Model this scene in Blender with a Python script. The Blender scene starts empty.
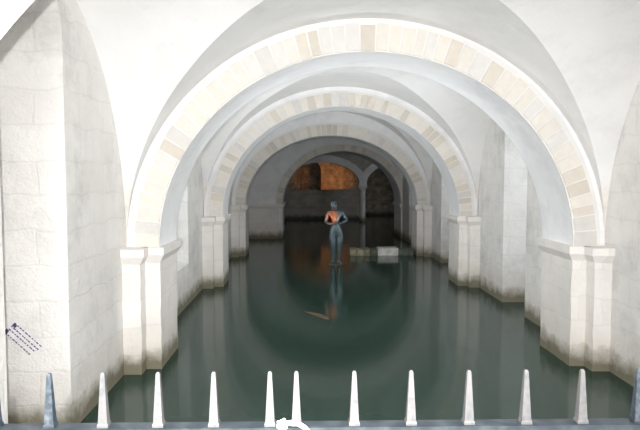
import bpy, bmesh, math, random
from mathutils import Vector, Matrix
PI = math.pi
random.seed(7)
sc = bpy.context.scene
C = sc.collection

# ------------------------------------------------------------------ numbers of the place (metres, camera at x=0 y=0)
CAMZ = 2.2
CX = 0.70                     # axis of the vaulted passage
A = 2.72                      # half width wall to wall
WL, WR = CX - A, CX + A
SPR = 1.40                    # springing height of arches and vault (water surface is z=0)
H = 2.55                      # rise of the vault
DEEP = -0.6

# ------------------------------------------------------------------ materials
def new_mat(name):
    m = bpy.data.materials.new(name); m.use_nodes = True
    nt = m.node_tree
    b = nt.nodes['Principled BSDF']
    return m, nt, b

def stone(name, col, col2, dirt, mortar=None, rough=0.9, bump=0.25, nscale=3.0, waterline=True, fine=40.0,
          brick=(0.62, 0.30), mortar_amt=0.5, blotch=0.5, grey=(0.55, 0.55, 0.55), springer=False):
    m, nt, b = new_mat(name)
    N, L = nt.nodes, nt.links
    geo = N.new('ShaderNodeNewGeometry')
    pos = geo.outputs['Position']
    def noise(scale, detail=5.0, rough_=0.6):
        n = N.new('ShaderNodeTexNoise'); n.inputs['Scale'].default_value = scale
        n.inputs['Detail'].default_value = detail; n.inputs['Roughness'].default_value = rough_
        L.new(pos, n.inputs['Vector']); return n.outputs['Fac']
    def ramp(fac, lo, hi):
        r = N.new('ShaderNodeMapRange'); r.inputs['From Min'].default_value = lo; r.inputs['From Max'].default_value = hi
        L.new(fac, r.inputs['Value']); return r.outputs['Result']
    def mix(fac, a, c, mode='MIX'):
        x = N.new('ShaderNodeMix'); x.data_type = 'RGBA'; x.blend_type = mode
        if isinstance(fac, float): x.inputs[0].default_value = fac
        else: L.new(fac, x.inputs[0])
        for sock, v in ((x.inputs[6], a), (x.inputs[7], c)):
            if isinstance(v, tuple): sock.default_value = (*v, 1)
            else: L.new(v, sock)
        return x.outputs[2]
    def math_(op, a, c):
        x = N.new('ShaderNodeMath'); x.operation = op
        for sock, v in ((x.inputs[0], a), (x.inputs[1], c)):
            if isinstance(v, (int, float)): sock.default_value = v
            else: L.new(v, sock)
        return x.outputs[0]
    colour = mix(ramp(noise(nscale), 0.35, 0.68), col, col2)
    colour = mix(math_('MULTIPLY', ramp(noise(1.3, 8.0, 0.7), 0.5, 0.75), blotch), colour, grey)
    sep = N.new('ShaderNodeSeparateXYZ'); L.new(pos, sep.inputs[0])
    height = noise(fine, 4.0)
    height = math_('ADD', math_('MULTIPLY', height, 0.5), noise(nscale * 3, 6.0))
    if mortar is not None:
        cmb = N.new('ShaderNodeCombineXYZ')
        L.new(math_('ADD', sep.outputs[0], sep.outputs[1]), cmb.inputs[0]); L.new(sep.outputs[2], cmb.inputs[1])
        wob = N.new('ShaderNodeTexNoise'); wob.inputs['Scale'].default_value = 2.5; L.new(pos, wob.inputs['Vector'])
        vadd = N.new('ShaderNodeVectorMath'); vadd.operation = 'MULTIPLY_ADD'
        L.new(wob.outputs['Color'], vadd.inputs[0]); vadd.inputs[1].default_value = (0.16, 0.14, 0); L.new(cmb.outputs[0], vadd.inputs[2])
        br = N.new('ShaderNodeTexBrick'); br.inputs['Scale'].default_value = 1.0
        br.inputs['Brick Width'].default_value = brick[0]; br.inputs['Row Height'].default_value = brick[1]
        br.inputs['Mortar Size'].default_value = 0.012; br.inputs['Mortar Smooth'].default_value = 0.4
        br.inputs['Color1'].default_value = (0, 0, 0, 1); br.inputs['Color2'].default_value = (1, 1, 1, 1)
        L.new(vadd.outputs[0], br.inputs['Vector'])
        sepb = N.new('ShaderNodeSeparateColor'); L.new(br.outputs['Color'], sepb.inputs[0])
        colour = mix(math_('MULTIPLY', sepb.outputs[0], 0.30), colour, mortar)
        colour = mix(math_('MULTIPLY', br.outputs['Fac'], mortar_amt), colour, tuple(c * 0.62 for c in mortar))
        height = math_('SUBTRACT', height, math_('MULTIPLY', br.outputs['Fac'], 0.22))
    if springer:
        sp = N.new('ShaderNodeMapRange'); sp.inputs['From Min'].default_value = 2.22; sp.inputs['From Max'].default_value = 2.02
        L.new(math_('ADD', sep.outputs[2], math_('MULTIPLY', noise(4.0, 3.0), 0.12)), sp.inputs['Value'])
        bare = mix(ramp(noise(7.0, 6.0), 0.4, 0.62), (0.80, 0.75, 0.69), (0.66, 0.61, 0.55))
        colour = mix(math_('MULTIPLY', sp.outputs['Result'], 0.75), colour, bare)
    if waterline:
        z = math_('SUBTRACT', sep.outputs[2], math_('MULTIPLY', noise(5.0, 6.0), 0.34))
        band = N.new('ShaderNodeMapRange'); band.inputs['From Min'].default_value = 0.10; band.inputs['From Max'].default_value = -0.08
        L.new(z, band.inputs['Value'])
        band2 = N.new('ShaderNodeMapRange'); band2.inputs['From Min'].default_value = 0.42; band2.inputs['From Max'].default_value = 0.02
        L.new(z, band2.inputs['Value'])
        colour = mix(math_('MULTIPLY', band2.outputs['Result'], 0.35), colour, (0.52, 0.47, 0.38))
        colour = mix(math_('MULTIPLY', band.outputs['Result'], 0.85), colour, dirt)
    L.new(colour, b.inputs['Base Color'])
    b.inputs['Roughness'].default_value = rough
    b.inputs['Specular IOR Level'].default_value = 0.2
    bp = N.new('ShaderNodeBump'); bp.inputs['Strength'].default_value = bump; bp.inputs['Distance'].default_value = 0.03
    L.new(height, bp.inputs['Height']); L.new(bp.outputs[0], b.inputs['Normal'])
    return m

DIRT = (0.13, 0.115, 0.06)
M = {}
M['pier'] = stone('limewashed_pier_stone', (0.86, 0.83, 0.795), (0.80, 0.775, 0.745), DIRT, mortar=(0.70, 0.66, 0.61), bump=0.22, mortar_amt=0.16, blotch=0.55, grey=(0.62, 0.61, 0.60))
M['rib'] = stone('limewashed_rib_plaster', (0.87, 0.87, 0.88), (0.82, 0.825, 0.84), DIRT, bump=0.25, waterline=False, blotch=0.5, grey=(0.52, 0.53, 0.56))
M['wall'] = stone('limewashed_rubble_wall', (0.83, 0.815, 0.79), (0.76, 0.745, 0.725), DIRT, mortar=(0.72, 0.69, 0.655), bump=0.5, mortar_amt=0.14, blotch=0.85, grey=(0.47, 0.47, 0.46))
M['vault'] = stone('vault_plaster', (0.85, 0.84, 0.835), (0.80, 0.795, 0.79), DIRT, bump=0.28, nscale=1.6, waterline=False, springer=True, blotch=0.4, grey=(0.54, 0.545, 0.56))
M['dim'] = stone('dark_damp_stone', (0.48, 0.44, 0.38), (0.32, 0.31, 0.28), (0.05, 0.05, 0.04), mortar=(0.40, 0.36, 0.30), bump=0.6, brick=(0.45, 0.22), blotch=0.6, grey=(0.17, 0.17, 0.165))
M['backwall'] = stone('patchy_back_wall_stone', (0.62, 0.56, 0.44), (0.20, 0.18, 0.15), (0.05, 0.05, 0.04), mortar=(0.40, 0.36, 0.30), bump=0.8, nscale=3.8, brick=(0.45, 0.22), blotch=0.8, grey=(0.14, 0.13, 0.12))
M['mortar'] = stone('white_mortar', (0.80, 0.785, 0.765), (0.74, 0.73, 0.72), DIRT, bump=0.2, waterline=False, blotch=0.3, grey=(0.6, 0.6, 0.6))
VT = []
for i, c in enumerate([(0.76, 0.725, 0.67), (0.70, 0.65, 0.575), (0.74, 0.72, 0.695), (0.65, 0.60, 0.53), (0.78, 0.74, 0.675), (0.68, 0.66, 0.63)]):
    VT.append(stone('voussoir_stone_%s' % 'abcdef'[i], c, tuple(v * 0.93 for v in c), DIRT, bump=0.3, nscale=9, waterline=False, blotch=0.4, grey=tuple(v * 0.8 for v in c)))

def simple(name, col, rough=0.5, metal=0.0, noise_to=None, nscale=20.0, bump=0.0, objspace=True, lo=0.4, hi=0.65):
    m, nt, b = new_mat(name); N, L = nt.nodes, nt.links
    b.inputs['Roughness'].default_value = rough; b.inputs['Metallic'].default_value = metal
    tc = N.new('ShaderNodeTexCoord')
    n = N.new('ShaderNodeTexNoise'); n.inputs['Scale'].default_value = nscale; n.inputs['Detail'].default_value = 6
    L.new(tc.outputs['Object'], n.inputs['Vector'])
    r = N.new('ShaderNodeMapRange'); r.inputs['From Min'].default_value = lo; r.inputs['From Max'].default_value = hi
    L.new(n.outputs['Fac'], r.inputs['Value'])
    x = N.new('ShaderNodeMix'); x.data_type = 'RGBA'; L.new(r.outputs['Result'], x.inputs[0])
    x.inputs[6].default_value = (*col, 1); x.inputs[7].default_value = (*(noise_to or tuple(c * 0.85 for c in col)), 1)
    L.new(x.outputs[2], b.inputs['Base Color'])
    if bump:
        bp = N.new('ShaderNodeBump'); bp.inputs['Strength'].default_value = bump; bp.inputs['Distance'].default_value = 0.005
        L.new(n.outputs['Fac'], bp.inputs['Height']); L.new(bp.outputs[0], b.inputs['Normal'])
    return m

M['spike_white'] = simple('worn_white_paint', (0.080, 0.079, 0.078), 0.5, 0.0, (0.042, 0.047, 0.054), 60, 0.3, lo=0.5, hi=0.8)
M['spike_blue'] = simple('chipped_blue_grey_paint', (0.014, 0.023, 0.032), 0.5, 0.0, (0.06, 0.072, 0.085), 70, 0.3, lo=0.45, hi=0.7)  # outer spikes: weaker flash painted in as darker blue-grey
M['rail_blue'] = simple('blue_grey_rail_paint', (0.010, 0.016, 0.022), 0.5, 0.0, (0.03, 0.038, 0.045), 25, 0.3)
M['cloth'] = simple('white_cord_cloth', (0.80, 0.79, 0.77), 0.9, 0.0, (0.7, 0.69, 0.67), 90, 0.5)
M['kerb_tan'] = simple('mottled_tan_stone', (0.42, 0.39, 0.26), 0.9, 0.0, (0.20, 0.19, 0.13), 9, 0.6)
M['kerb_white'] = simple('pale_stone', (0.80, 0.79, 0.76), 0.9, 0.0, (0.6, 0.59, 0.55), 7, 0.6)
M['kerb_grey'] = simple('grey_green_stone', (0.13, 0.15, 0.12), 0.9, 0.0, (0.08, 0.09, 0.075), 8, 0.6)
M['paper'] = simple('pale_label', (0.80, 0.785, 0.79), 0.8)
M['ink'] = simple('violet_ink', (0.07, 0.045, 0.14), 0.8)
M['platform'] = simple('platform_stone', (0.35, 0.34, 0.32), 0.9, 0, (0.25, 0.24, 0.23), 5, 0.4)

def statue_mat():
    m, nt, b = new_mat('patinated_bronze'); N, L = nt.nodes, nt.links
    tc = N.new('ShaderNodeTexCoord')
    n = N.new('ShaderNodeTexNoise'); n.inputs['Scale'].default_value = 9; n.inputs['Detail'].default_value = 6
    L.new(tc.outputs['Object'], n.inputs['Vector'])
    base = N.new('ShaderNodeMix'); base.data_type = 'RGBA'; L.new(n.outputs['Fac'], base.inputs[0])
    base.inputs[6].default_value = (0.022, 0.038, 0.045, 1); base.inputs[7].default_value = (0.19, 0.265, 0.29, 1)
    # warm reflected light painted into the left of the chest
    g = N.new('ShaderNodeVectorMath'); g.operation = 'DISTANCE'
    sc_ = N.new('ShaderNodeVectorMath'); sc_.operation = 'MULTIPLY'; sc_.inputs[1].default_value = (1.0, 0.55, 0.85)
    L.new(tc.outputs['Object'], sc_.inputs[0]); L.new(sc_.outputs[0], g.inputs[0]); g.inputs[1].default_value = (-0.11, -0.06, 1.19 * 0.85)
    ad = N.new('ShaderNodeMath'); ad.operation = 'MULTIPLY_ADD'; L.new(n.outputs['Fac'], ad.inputs[0]); ad.inputs[1].default_value = 0.12; L.new(g.outputs['Value'], ad.inputs[2])
    r = N.new('ShaderNodeMapRange'); r.inputs['From Min'].default_value = 0.24; r.inputs['From Max'].default_value = 0.17
    L.new(ad.outputs[0], r.inputs['Value'])
    x = N.new('ShaderNodeMix'); x.data_type = 'RGBA'; L.new(r.outputs['Result'], x.inputs[0])
    L.new(base.outputs[2], x.inputs[6]); x.inputs[7].default_value = (0.62, 0.22, 0.11, 1)
    L.new(x.outputs[2], b.inputs['Base Color'])
    b.inputs['Metallic'].default_value = 0.45; b.inputs['Roughness'].default_value = 0.36
    bp = N.new('ShaderNodeBump'); bp.inputs['Strength'].default_value = 0.25; bp.inputs['Distance'].default_value = 0.01
    L.new(n.outputs['Fac'], bp.inputs['Height']); L.new(bp.outputs[0], b.inputs['Normal'])
    return m
M['bronze'] = statue_mat()

def water_mat():
    m, nt, b = new_mat('murky_green_water'); N, L = nt.nodes, nt.links
    geo = N.new('ShaderNodeNewGeometry')
    n = N.new('ShaderNodeTexNoise'); n.inputs['Scale'].default_value = 1.4; n.inputs['Detail'].default_value = 3
    L.new(geo.outputs['Position'], n.inputs['Vector'])
    x = N.new('ShaderNodeMix'); x.data_type = 'RGBA'; L.new(n.outputs['Fac'], x.inputs[0])
    x.inputs[6].default_value = (0.022, 0.050, 0.038, 1); x.inputs[7].default_value = (0.027, 0.058, 0.044, 1)
    L.new(x.outputs[2], b.inputs['Base Color'])
    b.inputs['Roughness'].default_value = 0.1; b.inputs['IOR'].default_value = 1.33
    b.inputs['Specular IOR Level'].default_value = 0.38
    w = N.new('ShaderNodeTexNoise'); w.inputs['Scale'].default_value = 3.0; w.inputs['Detail'].default_value = 2
    L.new(geo.outputs['Position'], w.inputs['Vector'])
    bp = N.new('ShaderNodeBump'); bp.inputs['Strength'].default_value = 0.05; bp.inputs['Distance'].default_value = 0.02
    L.new(w.outputs['Fac'], bp.inputs['Height']); L.new(bp.outputs[0], b.inputs['Normal'])
    return m
M['water'] = water_mat()

# ------------------------------------------------------------------ helpers
def obj(name, bm, mats, parent=None, smooth=False, merge=False):
    if merge: bmesh.ops.remove_doubles(bm, verts=bm.verts, dist=1e-5)
    me = bpy.data.meshes.new(name)
    bm.normal_update(); bm.to_mesh(me); bm.free()
    for m in (mats if isinstance(mats, (list, tuple)) else [mats]): me.materials.append(m)
    if smooth:
        for p in me.polygons: p.use_smooth = True
    o = bpy.data.objects.new(name, me); C.objects.link(o)
    if parent is not None:
        o.parent = parent
        o.matrix_parent_inverse = Matrix.Translation(parent.location).inverted()
    return o
def tag(o, label, cat, group=None):
    o['label'] = label; o['category'] = cat
    if group: o['group'] = group
    return o
def empty(name, loc, label, cat, group=None):
    o = bpy.data.objects.new(name, None); C.objects.link(o); o.location = loc
    return tag(o, label, cat, group)
def struct(name, bm, mats, smooth=False, label=None):
    o = obj(name, bm, mats, smooth=smooth, merge=True); o['kind'] = 'structure'
    return o
def box(bm, x0, x1, y0, y1, z0, z1, mi=0):
    v = [bm.verts.new((x, y, z)) for z in (z0, z1) for y in (y0, y1) for x in (x0, x1)]
    fs = [(0, 2, 3, 1), (4, 5, 7, 6), (0, 1, 5, 4), (1, 3, 7, 5), (3, 2, 6, 7), (2, 0, 4, 6)]
    r = []
    for f in fs:
        fc = bm.faces.new([v[i] for i in f]); fc.material_index = mi; r.append(fc)
    return v, r
def frustum(bm, levels, mi=0):
    """stack of rectangles (x0,x1,y0,y1,z)"""
    rings = [[bm.verts.new(p) for p in ((x0, y0, z), (x1, y0, z), (x1, y1, z), (x0, y1, z))] for x0, x1, y0, y1, z in levels]
    for a, b in zip(rings, rings[1:]):
        for i in range(4):
            bm.faces.new([a[i], a[(i + 1) % 4], b[(i + 1) % 4], b[i]]).material_index = mi
    bm.faces.new(rings[0][::-1]); bm.faces.new(rings[-1])
def bevel(bm, w, seg=2):
    bmesh.ops.bevel(bm, geom=[e for e in bm.edges if e.calc_face_angle(0) > 0.5], offset=w, segments=seg, affect='EDGES', profile=0.6)
def roughen(bm, amt, cut=0.25, seed=0):
    """old stone: subdivide long edges and jitter"""
    rnd = random.Random(seed)
    for _ in range(4):
        es = [e for e in bm.edges if e.calc_length() > cut]
        if not es: break
        bmesh.ops.subdivide_edges(bm, edges=es, cuts=1, use_grid_fill=True)
    for v in bm.verts: v.co += Vector([rnd.uniform(-amt, amt) for _ in range(3)])

# ------------------------------------------------------------------ transverse arches
def arch(y0, y1, b_in, b_out, label, nv, cx=CX, a_in=2.35, ring=0.31, seed=1, back_ring=True, spr=SPR, top=None, name='stone_arch', wall_side=True, mat='rib'):
    root = empty(name, (cx, (y0 + y1) / 2, 0), label, 'arch')
    rnd = random.Random(seed)
    n = 96
    bm = bmesh.new()
    ao, bo = A + 0.05, max(b_out, SPR + H - spr) + 0.06
    I0, I1, O0, O1 = [], [], [], []
    for k in range(n + 1):
        t = PI * k / n; c, s = math.cos(t), math.sin(t)
        xi, zi = cx + a_in * c, spr + b_in * s
        if top is None: xo, zo = CX + ao * c, spr + bo * s
        else:
            xo = CX + ao * max(-1, min(1, 1.35 * c)); zo = spr + top * min(1, 1.6 * s)
        I0.append(bm.verts.new((xi, y0, zi))); I1.append(bm.verts.new((xi, y1, zi)))
        O0.append(bm.verts.new((xo, y0, zo))); O1.append(bm.verts.new((xo, y1, zo)))
    for k in range(n):
        bm.faces.new([I0[k], I0[k + 1], O0[k + 1], O0[k]][::-1])
        bm.faces.new([I1[k], O1[k], O1[k + 1], I1[k + 1]][::-1])
        bm.faces.new([I0[k], I1[k], I1[k + 1], I0[k + 1]][::-1])
        bm.faces.new([O0[k], O0[k + 1], O1[k + 1], O1[k]][::-1])
    for k in (0, n): bm.faces.new([I0[k], O0[k], O1[k], I1[k]])
    obj('arch_body', bm, M[mat], root)
    # ring of voussoirs, each a slightly raised stone in white mortar
    def make_ring(yf, sgn):
        bm = bmesh.new()
        w = [rnd.uniform(0.8, 1.25) for _ in range(nv)]
        tot = sum(w); t = 0.0
        d0, d1 = 0.0, 0.018
        def P(t, q, d):
            c, s = math.cos(t), math.sin(t)
            return (cx + (a_in + ring * q) * c, yf + sgn * d, spr + (b_in + (b_out - b_in) * q) * s)
        m = 120
        for k in range(m):
            ta, tb = PI * k / m, PI * (k + 1) / m
            q = [P(ta, 0, d1), P(tb, 0, d1), P(tb, 1, d1), P(ta, 1, d1)]
            bm.faces.new([bm.verts.new(p) for p in (q if sgn > 0 else q[::-1])])
            q = [P(ta, 0, -0.01), P(tb, 0, -0.01), P(tb, 0, d1), P(ta, 0, d1)]
            bm.faces.new([bm.verts.new(p) for p in q])
            q = [P(ta, 1, -0.01), P(tb, 1, -0.01), P(tb, 1, d1), P(ta, 1, d1)]
            bm.faces.new([bm.verts.new(p) for p in q])
        for i in range(nv):
            t0, t1 = t, t + PI * w[i] / tot; t = t1
            g = 0.0025 + rnd.uniform(0, 0.003)
            mi = rnd.choice([1, 1, 2, 3, 4, 5, 5, 6, 2])
            qa, qb = rnd.uniform(0.01, 0.05), rnd.uniform(0.82, 0.90)
            s_ = 3
            fr, bk = [], []
            for j in range(s_ + 1):
                tt = t0 + g + (t1 - t0 - 2 * g) * j / s_
                fr.append((P(tt, qa + .02, d1 + 0.012), P(tt, qb - .02, d1 + 0.012)))
                bk.append((P(tt + (0.0 if 0 < j < s_ else (-.002 if j == 0 else .002)), qa, d1 - 0.004), P(tt, qb, d1 - 0.004)))
            F = [(bm.verts.new(p), bm.verts.new(q)) for p, q in fr]
            K = [(bm.verts.new(p), bm.verts.new(q)) for p, q in bk]
            for j in range(s_):
                for quad in ([F[j][0], F[j + 1][0], F[j + 1][1], F[j][1]], [F[j][0], K[j][0], K[j + 1][0], F[j + 1][0]], [F[j][1], F[j + 1][1], K[j + 1][1], K[j][1]]):
                    bm.faces.new(quad).material_index = mi
            for j in (0, s_): bm.faces.new([F[j][0], F[j][1], K[j][1], K[j][0]]).material_index = mi
        bmesh.ops.remove_doubles(bm, verts=bm.verts, dist=1e-5)
        bmesh.ops.recalc_face_normals(bm, faces=bm.faces)
        return obj('voussoir_ring', bm, [M['mortar']] + VT, root)
    make_ring(y0, -1)
    if back_ring: make_ring(y1, 1)
    # piers and imposts
    for sd in (-1, 1):
        xi = cx + sd * a_in; xw = (WL if sd < 0 else WR)
        xs = sorted((xi, xi + sd * 0.19)); xo = sorted((xi + sd * 0.17, xw + sd * 0.03))
        bm = bmesh.new()
        box(bm, xs[0], xs[1], y0, y1, DEEP, spr - 0.17)
        box(bm, xo[0], xo[1], y0 - 0.20, y1 + 0.17, DEEP, spr - 0.17)
        roughen(bm, 0.0055, 0.22, seed * 10 + sd)
        obj('pier', bm, M['pier'], root)
        e = 0.055
        bm = bmesh.new()
        xe = (xs[0] - (e if sd > 0 else 0), xs[1] + (e if sd < 0 else 0))
        lv = lambda x0, x1, ya, yb, ex0, ex1: frustum(bm, [(x0, x1, ya, yb, spr - 0.172), (ex0, ex1, ya - e, yb + e, spr - 0.085), (ex0, ex1, ya - e, yb + e, spr)])
        lv(xs[0], xs[1], y0, y1, xe[0], xe[1])
        lv(xo[0], xo[1], y0 - 0.20, y1 + 0.17, xo[0] - (e if sd > 0 else 0), xo[1] + (e if sd < 0 else 0))
        obj('impost', bm, M['pier'], root)
    return root

R = [(1.92, 2.43), (7.02, 7.93), (12.30, 13.16), (17.0, 17.86), (22.0, 23.7)]
arch(*R[0], 2.18, 2.53, 'entrance stone arch above and behind the spiked railing', 40, seed=11)
arch(*R[1], 2.18, 2.53, 'nearest and widest whitewashed stone arch, just beyond the spiked railing', 50, seed=2)
arch(*R[2], 2.16, 2.46, 'second whitewashed stone arch, framed directly inside the nearest one', 54, seed=3)
arch(*R[3], 1.90, 2.24, 'third stone arch, with the low stone kerb at its right foot', 54, seed=4)
arch(*R[4], 1.85, 2.12, 'farthest and narrowest grey stone arch, opening into the dark chamber', 34, cx=1.27, a_in=2.10, ring=0.26, seed=5, spr=1.22, top=3.0)

BAYS = [(R[i][1], R[i + 1][0]) for i in range(4)]

# ------------------------------------------------------------------ groin vault
bm = bmesh.new()
NR, NC = 40, 48
for (ya, yb) in BAYS:
    yc, B = (ya + yb) / 2, (yb - ya) / 2
    def pt(u, v, long_):
        z = SPR + H * (math.cos(u) if long_ else math.cos(v))
        x, y = CX + A * math.sin(u), yc + B * math.sin(v)
        wob = 0.018 * math.sin(3.1 * x + 1.7 * y) * math.sin(2.3 * y - 0.9 * x) * math.cos(u) * math.cos(v)
        return (x, y, z + wob)
    for sector in range(4):
        rows = []
        for i in range(NR + 1):
            q = (PI / 2) * i / NR
            row = []
            for j in range(NC + 1):
                s = -1 + 2 * j / NC
                if sector == 0: p = pt(q * s, q, True)
                elif sector == 1: p = pt(q * s, -q, True)
                elif sector == 2: p = pt(q, q * s, False)
                else: p = pt(-q, q * s, False)
                row.append(bm.verts.new(p))
            rows.append(row)
        for i in range(NR):
            for j in range(NC):
                f = [rows[i][j], rows[i][j + 1], rows[i + 1][j + 1], rows[i + 1][j]]
                if sector in (0, 3): f = f[::-1]
                fc = bm.faces.new(f); fc.smooth = True
        # merge inside the sector only (keeps the arris between sectors crisp)
        bmesh.ops.remove_doubles(bm, verts=[v for r in rows for v in r], dist=1e-5)
bmesh.ops.dissolve_degenerate(bm, dist=1e-6, edges=bm.edges)
o = obj('ceiling', bm, M['vault']); o['kind'] = 'structure'

# ------------------------------------------------------------------ side walls with deep arched openings
OPEN = 0.56
def side_wall(sd):
    bm = bmesh.new()
    xw = WL if sd < 0 else WR
    xo = xw + sd * 1.55
    top = SPR + H + 0.12
    def quad(*ps):
        bm.faces.new([bm.verts.new(p) for p in ps])
    def rect_yz(x, ya, yb, za, zb, step=0.3):
        ny, nz = max(1, round((yb - ya) / step)), max(1, round((zb - za) / step))
        for i in range(ny):
            for j in range(nz):
                y_, y__ = ya + (yb - ya) * i / ny, ya + (yb - ya) * (i + 1) / ny
                z_, z__ = za + (zb - za) * j / nz, za + (zb - za) * (j + 1) / nz
                quad((x, y_, z_), (x, y__, z_), (x, y__, z__), (x, y_, z__))
    for bi, (ya, yb) in enumerate(BAYS):
        a0 = ya - (0.9 if bi else 3.6); b0 = yb + 0.01
        yc = (ya + yb) / 2
        zs = 3.33 if bi == 0 else 3.02
        y1, y2 = yc - OPEN, yc + OPEN
        rect_yz(xw, a0, y1, DEEP, top); rect_yz(xw, y2, b0, DEEP, top)
        n = 20
        prof = [(yc - OPEN * math.cos(PI * k / n), zs + OPEN * math.sin(PI * k / n)) for k in range(n + 1)]
        for (p, q) in zip(prof, prof[1:]):
            quad((xw, p[0], p[1]), (xw, q[0], q[1]), (xw, q[0], top), (xw, p[0], top))
            quad((xw, p[0], p[1]), (xo, p[0], p[1]), (xo, q[0], q[1]), (xw, q[0], q[1]))
            quad((xo, p[0], DEEP), (xo, q[0], DEEP), (xo, q[0], q[1]), (xo, p[0], p[1]))
        for yy in (y1, y2):
            nz = 12
            for j in range(nz):
                za, zb = DEEP + (zs - DEEP) * j / nz, DEEP + (zs - DEEP) * (j + 1) / nz
                quad((xw, yy, za), (xo, yy, za), (xo, yy, zb), (xw, yy, zb))
        if sd < 0 and bi == 1:   # raised sill inside this opening
            quad((xw, y1, DEEP), (xw, y2, DEEP), (xw, y2, 0.70), (xw, y1, 0.70))
            quad((xw, y1, 0.70), (xw, y2, 0.70), (xo, y2, 0.95), (xo, y1, 0.95))
    bmesh.ops.remove_doubles(bm, verts=bm.verts, dist=1e-4)
    bmesh.ops.recalc_face_normals(bm, faces=bm.faces)
    return struct('wall_left' if sd < 0 else 'wall_right', bm, M['wall'])
side_wall(-1); side_wall(1)

# ------------------------------------------------------------------ dark chamber beyond the last arch
CY0, CY1, CXL, CXR, CT = 23.7, 35.0, -4.6, 7.6, 4.1
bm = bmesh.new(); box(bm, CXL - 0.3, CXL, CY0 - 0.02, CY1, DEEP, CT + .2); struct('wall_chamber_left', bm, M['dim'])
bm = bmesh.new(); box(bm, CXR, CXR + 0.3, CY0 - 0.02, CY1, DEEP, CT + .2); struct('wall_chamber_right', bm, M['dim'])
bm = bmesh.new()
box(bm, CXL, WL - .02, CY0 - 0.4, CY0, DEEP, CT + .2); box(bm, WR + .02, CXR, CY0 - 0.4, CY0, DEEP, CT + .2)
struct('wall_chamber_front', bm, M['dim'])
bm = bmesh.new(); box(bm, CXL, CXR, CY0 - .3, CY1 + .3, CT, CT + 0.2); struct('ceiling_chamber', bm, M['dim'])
# back wall with a round-headed dark doorway
bm = bmesh.new()
dx0, dx1, dzs = -0.36, 0.84, 2.48
dc, dr = (dx0 + dx1) / 2, (dx1 - dx0) / 2
box(bm, CXL, dx0, CY1, CY1 + .3, DEEP, CT + .2); box(bm, dx1, CXR, CY1, CY1 + .3, DEEP, CT + .2)
n = 16
prof = [(dc - dr * math.cos(PI * k / n), dzs + dr * math.sin(PI * k / n)) for k in range(n + 1)]
for p, q in zip(prof, prof[1:]):
    v = [bm.verts.new(c) for c in ((p[0], CY1, p[1]), (q[0], CY1, q[1]), (q[0], CY1, CT + .2), (p[0], CY1, CT + .2))]; bm.faces.new(v)
    v = [bm.verts.new(c) for c in ((p[0], CY1, p[1]), (p[0], CY1 + 3, p[1]), (q[0], CY1 + 3, q[1]), (q[0], CY1, q[1]))]; bm.faces.new(v)
for xx in (dx0, dx1):
    v = [bm.verts.new(c) for c in ((xx, CY1, DEEP), (xx, CY1 + 3, DEEP), (xx, CY1 + 3, dzs), (xx, CY1, dzs))]; bm.faces.new(v)
box(bm, dx0 - .1, dx1 + .1, CY1 + 3, CY1 + 3.2, DEEP, 3.2)
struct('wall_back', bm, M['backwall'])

# twin-arched arcade on a slender column
YA0, YA1 = 30.0, 30.6
ar = empty('stone_arcade', (2.75, 30.3, 0), 'dim twin-arched arcade standing across the dark far chamber', 'arcade')
bm = bmesh.new()
def arc_wall(xa, xb, zs, rise, ztop):
    n = 40; c, r = (xa + xb) / 2, (xb - xa) / 2
    pr = [(c - r * math.cos(PI * k / n), zs + rise * math.sin(PI * k / n)) for k in range(n + 1)]
    for p, q in zip(pr, pr[1:]):
        for yy in (YA0, YA1):
            bm.faces.new([bm.verts.new(t) for t in ((p[0], yy, p[1]), (q[0], yy, q[1]), (q[0], yy, ztop), (p[0], yy, ztop))])
        bm.faces.new([bm.verts.new(t) for t in ((p[0], YA0, p[1]), (p[0], YA1, p[1]), (q[0], YA1, q[1]), (q[0], YA0, q[1]))])
ZC = 1.78
arc_wall(-1.0, 2.60, ZC, 1.08, CT); arc_wall(2.90, 6.4, ZC, 1.08, CT)
box(bm, 2.60, 2.90, YA0, YA1, ZC, CT); box(bm, CXL, -1.0, YA0, YA1, DEEP, CT); box(bm, 6.4, CXR, YA0, YA1, DEEP, CT)
bmesh.ops.remove_doubles(bm, verts=bm.verts, dist=1e-4); bmesh.ops.recalc_face_normals(bm, faces=bm.faces)
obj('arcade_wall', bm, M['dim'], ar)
def arch_trim(xa, xb, off=0.0):
    bm = bmesh.new(); n = 40; c, r = (xa + xb) / 2, (xb - xa) / 2
    rings = []
    for k in range(n + 1):
        t = PI * k / n
        rings.append([bm.verts.new((c - (r + q) * math.cos(t), y - off, ZC + (1.08 + q) * math.sin(t))) for q, y in ((0.0, YA0 - 0.0), (-0.0, YA0 - .05), (0.34, YA0 - .05), (0.34, YA0 + .0))])
    for a, b in zip(rings, rings[1:]):
        for i in range(3): bm.faces.new([a[i], b[i], b[i + 1], a[i + 1]])
    bmesh.ops.recalc_face_normals(bm, faces=bm.faces)
    obj('arch_moulding', bm, M['wall'], ar)
arch_trim(-1.0, 2.60); arch_trim(2.90, 6.4, 0.012)
col = empty('stone_column', (2.75, 30.3, 0), 'slender grey column between the two arches of the far chamber', 'column')
def lathe(bm, prof, cx, cy, n=24):
    rings = [[bm.verts.new((cx + r * math.cos(2 * PI * k / n), cy + r * math.sin(2 * PI * k / n), z)) for k in range(n)] for r, z in prof]
    for a, b in zip(rings, rings[1:]):
        for k in range(n): bm.faces.new([a[k], a[(k + 1) % n], b[(k + 1) % n], b[k]])
    bm.faces.new(rings[0][::-1]); bm.faces.new(rings[-1])
bm = bmesh.new(); lathe(bm, [(0.15, DEEP), (0.15, 0.15), (0.14, 1.52)], 2.75, 30.3); obj('shaft', bm, M['wall'], col, True)
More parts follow.
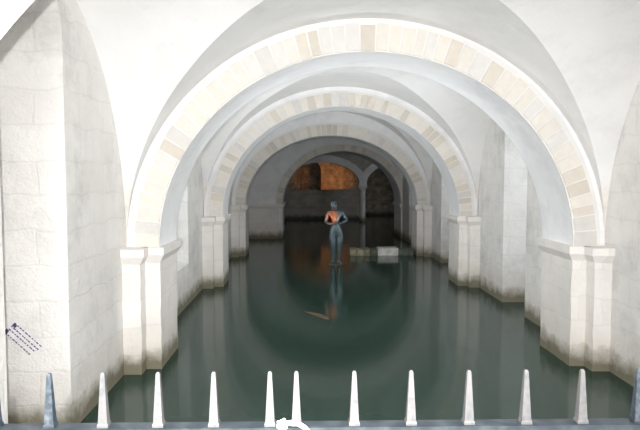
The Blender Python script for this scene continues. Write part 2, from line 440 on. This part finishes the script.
bm = bmesh.new(); frustum(bm, [(2.62, 2.88, 30.17, 30.43, 1.52), (2.53, 2.97, 30.05, 30.55, 1.68), (2.53, 2.97, 30.05, 30.55, 1.775)]); obj('capital', bm, M['wall'], col)
bm = bmesh.new(); box(bm, -1.6, 2.95, 31.6, 31.9, DEEP, 1.50); roughen(bm, 0.015, 0.3, 5)
tag(obj('parapet_wall', bm, M['dim']), 'low dark stone wall under the orange-lit vault of the far chamber', 'wall')

# ------------------------------------------------------------------ water and platform
bm = bmesh.new()
v = [bm.verts.new(p) for p in ((-6, 1.78, 0), (9, 1.78, 0), (9, 38.5, 0), (-6, 38.5, 0))]; bm.faces.new(v)
o = obj('water', bm, M['water']); o['kind'] = 'stuff'; tag(o, 'still dark green flood water covering the whole floor', 'water')
bm = bmesh.new(); box(bm, WL - 2, WR + 2, -2.5, 1.78, DEEP, 0.62); struct('floor', bm, M['platform'])

# ------------------------------------------------------------------ statue
def skin_mesh(name, pts, edges, rad, root_i, mat, parent, sub=2):
    me = bpy.data.meshes.new(name); me.from_pydata(pts, edges, [])
    o = bpy.data.objects.new(name, me); C.objects.link(o)
    md = o.modifiers.new('skin', 'SKIN'); md.use_smooth_shade = True
    sb = o.modifiers.new('sub', 'SUBSURF'); sb.levels = sub; sb.render_levels = sub
    if not me.skin_vertices: me.skin_vertices.new(name='')
    for i, r in enumerate(rad):
        me.skin_vertices[0].data[i].radius = r if isinstance(r, tuple) else (r, r)
        me.skin_vertices[0].data[i].use_root = (i == root_i)
    bpy.context.view_layer.update()
    dg = bpy.context.evaluated_depsgraph_get()
    m2 = bpy.data.meshes.new_from_object(o.evaluated_get(dg))
    bpy.data.objects.remove(o)
    return m2

st = empty('statue', (0.74, 15.4, 0), 'life-size dark bronze figure standing in the water, head bowed, copper patch on its chest', 'statue')
J = {}
pts, rad, edges = [], [], []
def jt(n, p, r):
    J[n] = len(pts); pts.append(p); rad.append(r)
def ed(*ns):
    for a, b in zip(ns, ns[1:]): edges.append((J[a], J[b]))
# local frame: x right in photo, -y to camera
jt('pelvis', (0.01, 0.0, 0.76), (0.150, 0.115))
jt('belly', (0.0, 0.0, 0.90), (0.138, 0.105))
jt('chest', (-0.01, -0.005, 1.07), (0.152, 0.110))
jt('upper', (-0.01, 0.0, 1.19), (0.135, 0.095))
jt('collar', (-0.012, 0.0, 1.275), (0.075, 0.065))
jt('neck', (-0.028, -0.03, 1.335), (0.050, 0.052))
jt('nape', (-0.042, -0.06, 1.375), (0.050, 0.055))
ed('pelvis', 'belly', 'chest', 'upper', 'collar', 'neck', 'nape')
for s, n in ((-1, 'a'), (1, 'b')):
    jt('sh' + n, (s * 0.175 - 0.01, 0.0, 1.225), 0.066)
    jt('el' + n, ((-0.255 if s < 0 else 0.275), -0.02, 0.985 if s < 0 else 1.035), 0.043)
    jt('fa' + n, (s * 0.165 + .0, -0.14, 0.945 if s < 0 else 0.985), 0.038)
    jt('wr' + n, (s * 0.075 + .01, -0.215, 0.955), 0.027)
    jt('pa' + n, (s * 0.035 + .01, -0.235, 0.957), (0.022, 0.036))
    ed('upper', 'sh' + n, 'el' + n, 'fa' + n, 'wr' + n, 'pa' + n)
    jt('hip' + n, (s * 0.085 + 0.01, 0.0, 0.68), 0.108)
    jt('th' + n, (s * 0.085 + 0.01, -0.01, 0.50), 0.098)
    jt('kn' + n, (s * 0.078 + 0.01, -0.01, 0.33), 0.080)
    jt('ca' + n, (s * 0.076 + 0.01, 0.02, 0.19), 0.076)
    jt('an' + n, (s * 0.072 + 0.01, 0.025, -0.02), 0.056)
    jt('he' + n, (s * 0.072 + 0.01, 0.02, -0.085), 0.052)
    jt('to' + n, (s * 0.085 + 0.01, -0.15, -0.10), (0.030, 0.042))
    ed('pelvis', 'hip' + n, 'th' + n, 'kn' + n, 'ca' + n, 'an' + n, 'he' + n, 'to' + n)
body = skin_mesh('body', pts, edges, rad, J['pelvis'], M['bronze'], st)
bm = bmesh.new(); bm.from_mesh(body)
# head: shaped ellipsoid, bowed towards the hands
def head_geo(bm):
    hb = bmesh.new(); bmesh.ops.create_uvsphere(hb, u_segments=40, v_segments=28, radius=1)
    for v in hb.verts:
        x, y, z = v.co
        X, Y, Z = x * 0.076, y * 0.098, z * 0.118
        if z < 0: X *= 1 - 0.28 * (-z) ** 1.3; Y *= 1 - 0.12 * (-z)
        if y < 0:
            f = -y
            Y -= 0.026 * math.exp(-((x / 0.17) ** 2)) * math.exp(-((z + 0.18) / 0.20) ** 2) * f          # nose
            for ex in (-0.42, 0.42): Y += 0.014 * math.exp(-((x - ex) / 0.20) ** 2 - ((z - 0.05) / 0.13) ** 2)   # eye sockets
            Y -= 0.008 * math.exp(-((z - 0.2) / 0.10) ** 2) * f                                            # brow
            Y -= 0.009 * math.exp(-(x / 0.30) ** 2 - ((z + 0.52) / 0.07) ** 2)                             # lips
            Y -= 0.012 * math.exp(-(x / 0.35) ** 2 - ((z + 0.86) / 0.14) ** 2)                             # chin
        for ex in (-1, 1):                                                                                # ears
            X += ex * 0.014 * math.exp(-((x - ex) / 0.25) ** 2 - ((y - 0.12) / 0.14) ** 2 - ((z + 0.05) / 0.24) ** 2)
        v.co = (X, Y, Z)
    return hb
hb = head_geo(bm)
HM = Matrix.Translation((-0.055, -0.085, 1.415)) @ Matrix.Rotation(math.radians(-28), 4, 'Z') @ Matrix.Rotation(math.radians(24), 4, 'X')
bmesh.ops.transform(hb, matrix=HM, verts=hb.verts)
tmp = bpy.data.meshes.new('t'); hb.to_mesh(tmp); hb.free(); bm.from_mesh(tmp); bpy.data.meshes.remove(tmp)
# fingers, each its own tapering chain rooted in the palm
for s in (-1, 1):
    px = s * 0.035 + 0.01
    for f, (ln, dz) in enumerate(((0.030, 0.030), (0.034, 0.010), (0.033, -0.010), (0.027, -0.030))):
        p0 = (px - s * 0.005, -0.245, 0.957 + dz); p1 = (px - s * (0.012 + ln), -0.262, 0.957 + dz); p2 = (px - s * (0.022 + ln * 1.7), -0.246, 0.955 + dz)
        fm = skin_mesh('f', [p0, p1, p2], [(0, 1), (1, 2)], [0.0095, 0.009, 0.0065], 0, M['bronze'], st, 1)
        bm.from_mesh(fm); bpy.data.meshes.remove(fm)
    fm = skin_mesh('f', [(px + s * .018, -0.238, 0.985), (px + s * 0.008, -0.262, 1.012), (px - s * 0.008, -0.268, 1.03)], [(0, 1), (1, 2)], [0.012, 0.0105, 0.008], 0, M['bronze'], st, 1)
    bm.from_mesh(fm); bpy.data.meshes.remove(fm)
for f in bm.faces: f.smooth = True
for v in bm.verts: v.co.z = (v.co.z + 0.14) * 0.93 + 0.012
me = bpy.data.meshes.new('body'); bm.to_mesh(me); bm.free(); me.materials.append(M['bronze'])
ob = bpy.data.objects.new('body', me); C.objects.link(ob); ob.parent = st
# cropped hair cap
hb = head_geo(None)
bmesh.ops.delete(hb, geom=[v for v in hb.verts if not (v.co.z > 0.035 - 0.75 * min(0.10, max(-0.02, v.co.y)) and (v.co.y > -0.062 or v.co.z > 0.055))], context='VERTS')
for v in hb.verts: v.co *= 1.09
bmesh.ops.transform(hb, matrix=HM, verts=hb.verts)
for v in hb.verts: v.co.z = (v.co.z + 0.14) * 0.93 + 0.012
h = obj('hair', hb, M['bronze'], None, True); h.parent = st
md = h.modifiers.new('s', 'SOLIDIFY'); md.thickness = 0.012; md.offset = -0.5
bm = bmesh.new(); lathe(bm, [(0.20, DEEP), (0.20, 0.0), (0.185, 0.016)], 0, 0, 32)
h = obj('plinth', bm, M['kerb_grey']); h.parent = st

# ------------------------------------------------------------------ orange reflection on the water, added as a thin solid
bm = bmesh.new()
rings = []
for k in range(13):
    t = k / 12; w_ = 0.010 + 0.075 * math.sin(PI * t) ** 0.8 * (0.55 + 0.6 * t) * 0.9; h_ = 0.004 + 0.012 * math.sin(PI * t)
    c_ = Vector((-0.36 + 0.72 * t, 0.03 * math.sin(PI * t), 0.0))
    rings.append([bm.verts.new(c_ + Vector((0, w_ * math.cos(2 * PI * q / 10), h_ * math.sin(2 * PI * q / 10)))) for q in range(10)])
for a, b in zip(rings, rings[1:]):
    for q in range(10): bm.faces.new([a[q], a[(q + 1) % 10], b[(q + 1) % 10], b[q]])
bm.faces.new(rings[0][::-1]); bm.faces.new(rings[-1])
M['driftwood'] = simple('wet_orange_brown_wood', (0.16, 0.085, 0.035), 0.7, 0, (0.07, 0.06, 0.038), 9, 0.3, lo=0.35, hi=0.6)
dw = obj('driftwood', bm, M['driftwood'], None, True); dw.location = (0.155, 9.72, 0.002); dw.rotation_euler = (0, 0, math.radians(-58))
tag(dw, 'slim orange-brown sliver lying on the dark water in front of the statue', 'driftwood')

# ------------------------------------------------------------------ low stone kerb under the third arch
kb = empty('stone_kerb', (2.1, 17.25, 0), 'low stone kerb rising just above the water to the right of the statue', 'kerb')
rnd = random.Random(4)
for i, (xa, xb, mk, z) in enumerate([(1.22, 1.40, 'kerb_tan', .185), (1.41, 1.58, 'kerb_tan', .175), (1.59, 1.76, 'kerb_tan', .185), (1.77, 1.98, 'kerb_grey', .17), (1.99, 2.55, 'kerb_white', .205), (2.56, 2.97, 'kerb_grey', .17)]):
    bm = bmesh.new(); box(bm, xa, xb, 17.08, 17.50, DEEP, z); bevel(bm, 0.02, 2); roughen(bm, 0.006, 0.2, i)
    obj('block', bm, M[mk], kb)

# ------------------------------------------------------------------ spiked railing (two leaves meeting near the middle)
FY = 1.55
RT = 1.568
def spike(parent, p, mat, h=0.138):
    x = p; bm = bmesh.new()
    w0, w1 = 0.0125, 0.0050
    frustum(bm, [(x - w0, x + w0, FY - w0, FY + w0, RT - 0.004), (x - w1, x + w1, FY - w1, FY + w1, RT + h - 0.004), (x - w1 * .55, x + w1 * .55, FY - w1 * .55, FY + w1 * .55, RT + h)])
    bevel(bm, 0.0018, 2)
    s = obj('spike', bm, M[mat], parent)
    bm = bmesh.new(); frustum(bm, [(x - .0138, x + .0138, FY - .0138, FY + .0138, RT - .003), (x - .0138, x + .0138, FY - .0138, FY + .0138, RT + .006), (x - .0125, x + .0125, FY - .0125, FY + .0125, RT + .010)])
    obj('collar', bm, M['rail_blue' if mat == 'spike_blue' else mat], s)
    bm = bmesh.new(); box(bm, x - .009, x + .009, FY - .009, FY + .009, 0.72, RT - 0.035)
    obj('bar', bm, M['rail_blue'], parent)
def leaf(xa, xb, spikes, label):
    r = empty('spiked_railing', ((xa + xb) / 2, FY, 0.62), label, 'railing')
    for za, zb in ((RT - 0.036, RT), (0.70, 0.735)):
        bm = bmesh.new(); box(bm, xa, xb, FY - 0.022, FY + 0.022, za, zb); bevel(bm, 0.005, 2)
        obj('rail', bm, M['rail_blue'], r)
    for e in (xa + 0.012, xb - 0.012):
        bm = bmesh.new(); box(bm, e - .012, e + .012, FY - .02, FY + .02, 0.62, RT - 0.034)
        obj('post', bm, M['rail_blue'], r)
    for p, mat in spikes: spike(r, p, mat)
leaf(WL + 0.02, -0.064, [(-1.056, 'spike_blue'), (-0.918, 'spike_blue'), (-0.783, 'spike_blue'), (-0.646, 'spike_blue'), (-0.512, 'spike_white'), (-0.374, 'spike_white'), (-0.234, 'spike_white'), (-0.092, 'spike_white')],
     'left leaf of the spiked iron railing, left of the white cloth tie')
leaf(-0.058, WR - 0.02, [(-0.025, 'spike_white'), (0.122, 'spike_white'), (0.267, 'spike_white'), (0.415, 'spike_white'), (0.562, 'spike_white'), (0.707, 'spike_white'), (0.853, 'spike_blue'), (0.996, 'spike_blue'), (1.140, 'spike_blue')],
     'right leaf of the spiked iron railing, right of the white cloth tie')

# white tie around the meeting ends
tie = empty('cloth_tie', (-0.056, FY, RT), 'white cloth tie knotted round the rail between two close spikes', 'tie')
def tube(bm, P, r, n=10):
    rings = []
    for i, p in enumerate(P):
        p = Vector(p); a = Vector(P[max(0, i - 1)]); b = Vector(P[min(len(P) - 1, i + 1)])
        d = (b - a).normalized(); u = d.cross(Vector((0, 0.3, 1))).normalized(); w = d.cross(u)
        rr = r[i] if isinstance(r, list) else r
        rings.append([bm.verts.new(p + u * rr * math.cos(2 * PI * k / n) + w * rr * math.sin(2 * PI * k / n)) for k in range(n)])
    for a, b in zip(rings, rings[1:]):
        for k in range(n): bm.faces.new([a[k], a[(k + 1) % n], b[(k + 1) % n], b[k]])
    bm.faces.new(rings[0][::-1]); bm.faces.new(rings[-1])
bm = bmesh.new(); bmesh.ops.create_icosphere(bm, subdivisions=4, radius=1)
for v in bm.verts:
    x, y, z = v.co
    k = 1 + 0.16 * math.sin(5 * x + 3 * z) * math.sin(4 * y + 2 * x) + 0.06 * math.sin(11 * z + 5 * y)
    v.co = Vector((-0.060 + x * k * 0.0145, FY - 0.036 + y * k * 0.013, RT + 0.013 + z * k * 0.0130))
obj('knot', bm, M['cloth'], tie, True)
x0 = -0.060
bm = bmesh.new()
tube(bm, [(x0 + .004, FY - .036, RT + .015), (x0 + .018, FY - .032, RT + .017), (x0 + .036, FY - .030, RT + .016), (x0 + .054, FY - .031, RT + .006), (x0 + .070, FY - .033, RT - .010), (x0 + .082, FY - .034, RT - .036), (x0 + .086, FY - .033, RT - .062)], [.006, .0065, .0065, .006, .006, .0055, .004])
obj('tail', bm, M['cloth'], tie, True)
bm = bmesh.new()
N_ = 24
tube(bm, [(x0 + 0.003 * math.sin(k * 2 * PI / N_), FY + 0.031 * -math.cos(2 * PI * k / N_) , RT - 0.018 + 0.0275 * math.sin(2 * PI * k / N_)) for k in range(N_ + 1)], 0.005)
obj('loop', bm, M['cloth'], tie, True)

# ------------------------------------------------------------------ small printed label on the jamb at left
LY = (BAYS[0][0] + BAYS[0][1]) / 2 + OPEN
lb = empty('printed_label', (-2.41, LY - 0.006, 0.81), 'small slanted label with rows of violet marks on the left jamb', 'label')
lb.rotation_euler = (0, math.radians(43), 0)
def loc_part(name, boxes, mat):
    bm = bmesh.new()
    for b in boxes: box(bm, *b)
    o = obj(name, bm, M[mat]); o.parent = lb
for z0 in (-0.052, 0.012):
    loc_part('strip', [(-0.16, 0.16, -0.002, 0.002, z0 - 0.014, z0 + 0.050)], 'paper')
marks = []
rnd = random.Random(9)
for zc in (-0.058, -0.012, 0.020, 0.058):
    xx = -0.15
    while xx < 0.14:
        w = rnd.uniform(0.012, 0.030); marks.append((xx, xx + w, -0.004, -0.0015, zc - 0.005, zc + 0.005)); xx += w + rnd.uniform(0.006, 0.014)
marks.append((-0.165, -0.135, -0.0045, -0.0015, -0.055, -0.022)); marks.append((-0.150, -0.115, -0.0045, -0.0015, 0.028, 0.056))
loc_part('markings', marks, 'ink')

# ------------------------------------------------------------------ light
def lamp(name, kind, loc, energy, col, **kw):
    d = bpy.data.lights.new(name, kind); d.energy = energy; d.color = col
    for k, v in kw.items(): setattr(d, k, v)
    o = bpy.data.objects.new(name, d); C.objects.link(o); o.location = loc
    return o
def aim(o, p): o.rotation_euler = (Vector(p) - o.location).to_track_quat('-Z', 'Y').to_euler()
fl = lamp('camera_flash', 'SPOT', (-0.075, 0.02, 2.28), 980, (1.0, 0.985, 0.97), spot_size=math.radians(92), spot_blend=1.0, shadow_soft_size=0.012)
aim(fl, (-0.6, 12, 1.5))
# warm lamp of the far chamber
warm = lamp('warm_lamp', 'SPOT', (1.35, 32.6, 1.15), 135, (1.0, 0.36, 0.09), spot_size=math.radians(95), spot_blend=0.9, shadow_soft_size=0.05)
aim(warm, (1.15, 35.0, 2.75))
# unseen fill spots added behind the piers to brighten vaults and soffits
for ly, e_, tgt in ((2.75, 130, 6.6), (8.5, 290, 10.0), (13.7, 110, 14.5)):
    for x_, tx in ((WL + 0.16, CX + 1.3), (WR - 0.16, CX - 1.3)):
        u = lamp('vault_uplight', 'SPOT', (x_, ly, 0.75), e_, (0.95, 0.965, 0.98), spot_size=math.radians(125), spot_blend=1.0, shadow_soft_size=0.12)
        aim(u, (tx, tgt, 3.6))
# unseen glowing windows added at the recess ends as fill light
def fill_pane():
    m, nt, b = new_mat('sky_bright_glass'); nt.nodes.remove(b)
    e = nt.nodes.new('ShaderNodeEmission'); e.inputs[0].default_value = (0.84, 0.93, 1.0, 1); e.inputs[1].default_value = PANE
    nt.links.new(e.outputs[0], nt.nodes['Material Output'].inputs[0]); return m
PANES = {}
for k_, st_ in ((1, 6.0), (2, 4.0), (3, 0.8), (4, 9.0)):
    PANE = st_; PANES[k_] = fill_pane()
M['iron'] = simple('window_iron', (0.06, 0.06, 0.065), 0.6)
wi = 0
for bi, (ya, yb) in enumerate(BAYS):
    if bi == 0: continue
    for sd in (-1, 1):
        wi += 1
        yc = (ya + yb) / 2; x = (WL - 1.52) if sd < 0 else (WR + 1.52)
        bm = bmesh.new(); box(bm, x - .01, x + .01, yc - .42, yc + .42, 1.5, 2.9)
        o = obj('window_%d' % wi, bm, PANES[bi]); o['kind'] = 'structure'
        bm = bmesh.new()
        for q in range(4):
            yy = yc - .42 + .28 * q; box(bm, x - .025 , x + .025, yy - .012, yy + .012, 1.48, 2.92)
        for q in range(6):
            zz = 1.5 + .28 * q; box(bm, x - .02, x + .02, yc - .43, yc + .43, zz - .01, zz + .01)
        obj('window_frame', bm, M['iron'], o)
bm = bmesh.new(); box(bm, CXR - .03, CXR + .01, 26.2, 27.4, 1.4, 3.0)  # unseen chamber window, added for weak cool fill
o = obj('window_7', bm, PANES[4]); o['kind'] = 'structure'
bm = bmesh.new()
for q in range(4): box(bm, CXR - .05, CXR + .01, 26.2 + .4 * q - .015, 26.2 + .4 * q + .015, 1.4, 3.0)
for q in range(5): box(bm, CXR - .045, CXR + .01, 26.19, 27.41, 1.4 + .4 * q - .012, 1.4 + .4 * q + .012)
obj('window_frame', bm, M['iron'], o)
w = bpy.data.worlds.new('World'); sc.world = w; w.use_nodes = True
w.node_tree.nodes['Background'].inputs[0].default_value = (1.0, 0.985, 0.985, 1)
w.node_tree.nodes['Background'].inputs[1].default_value = 5.6
sc.cycles.max_bounces = 16; sc.cycles.diffuse_bounces = 12

# ------------------------------------------------------------------ camera
cd = bpy.data.cameras.new('camera'); cam = bpy.data.objects.new('camera', cd); C.objects.link(cam)
cd.sensor_fit = 'HORIZONTAL'; cd.sensor_width = 36; cd.lens = 622 / 640 * 36; cd.clip_start = 0.02
cam.location = (0, 0, CAMZ)
cam.rotation_euler = (PI / 2 - math.atan(39 / 622), 0, -math.atan(14 / 622))
sc.camera = cam
sc.view_settings.view_transform = 'Standard'; sc.view_settings.look = 'None'; sc.view_settings.gamma = 1
sc.view_settings.use_curve_mapping = False
sc.view_settings.exposure = 0.0
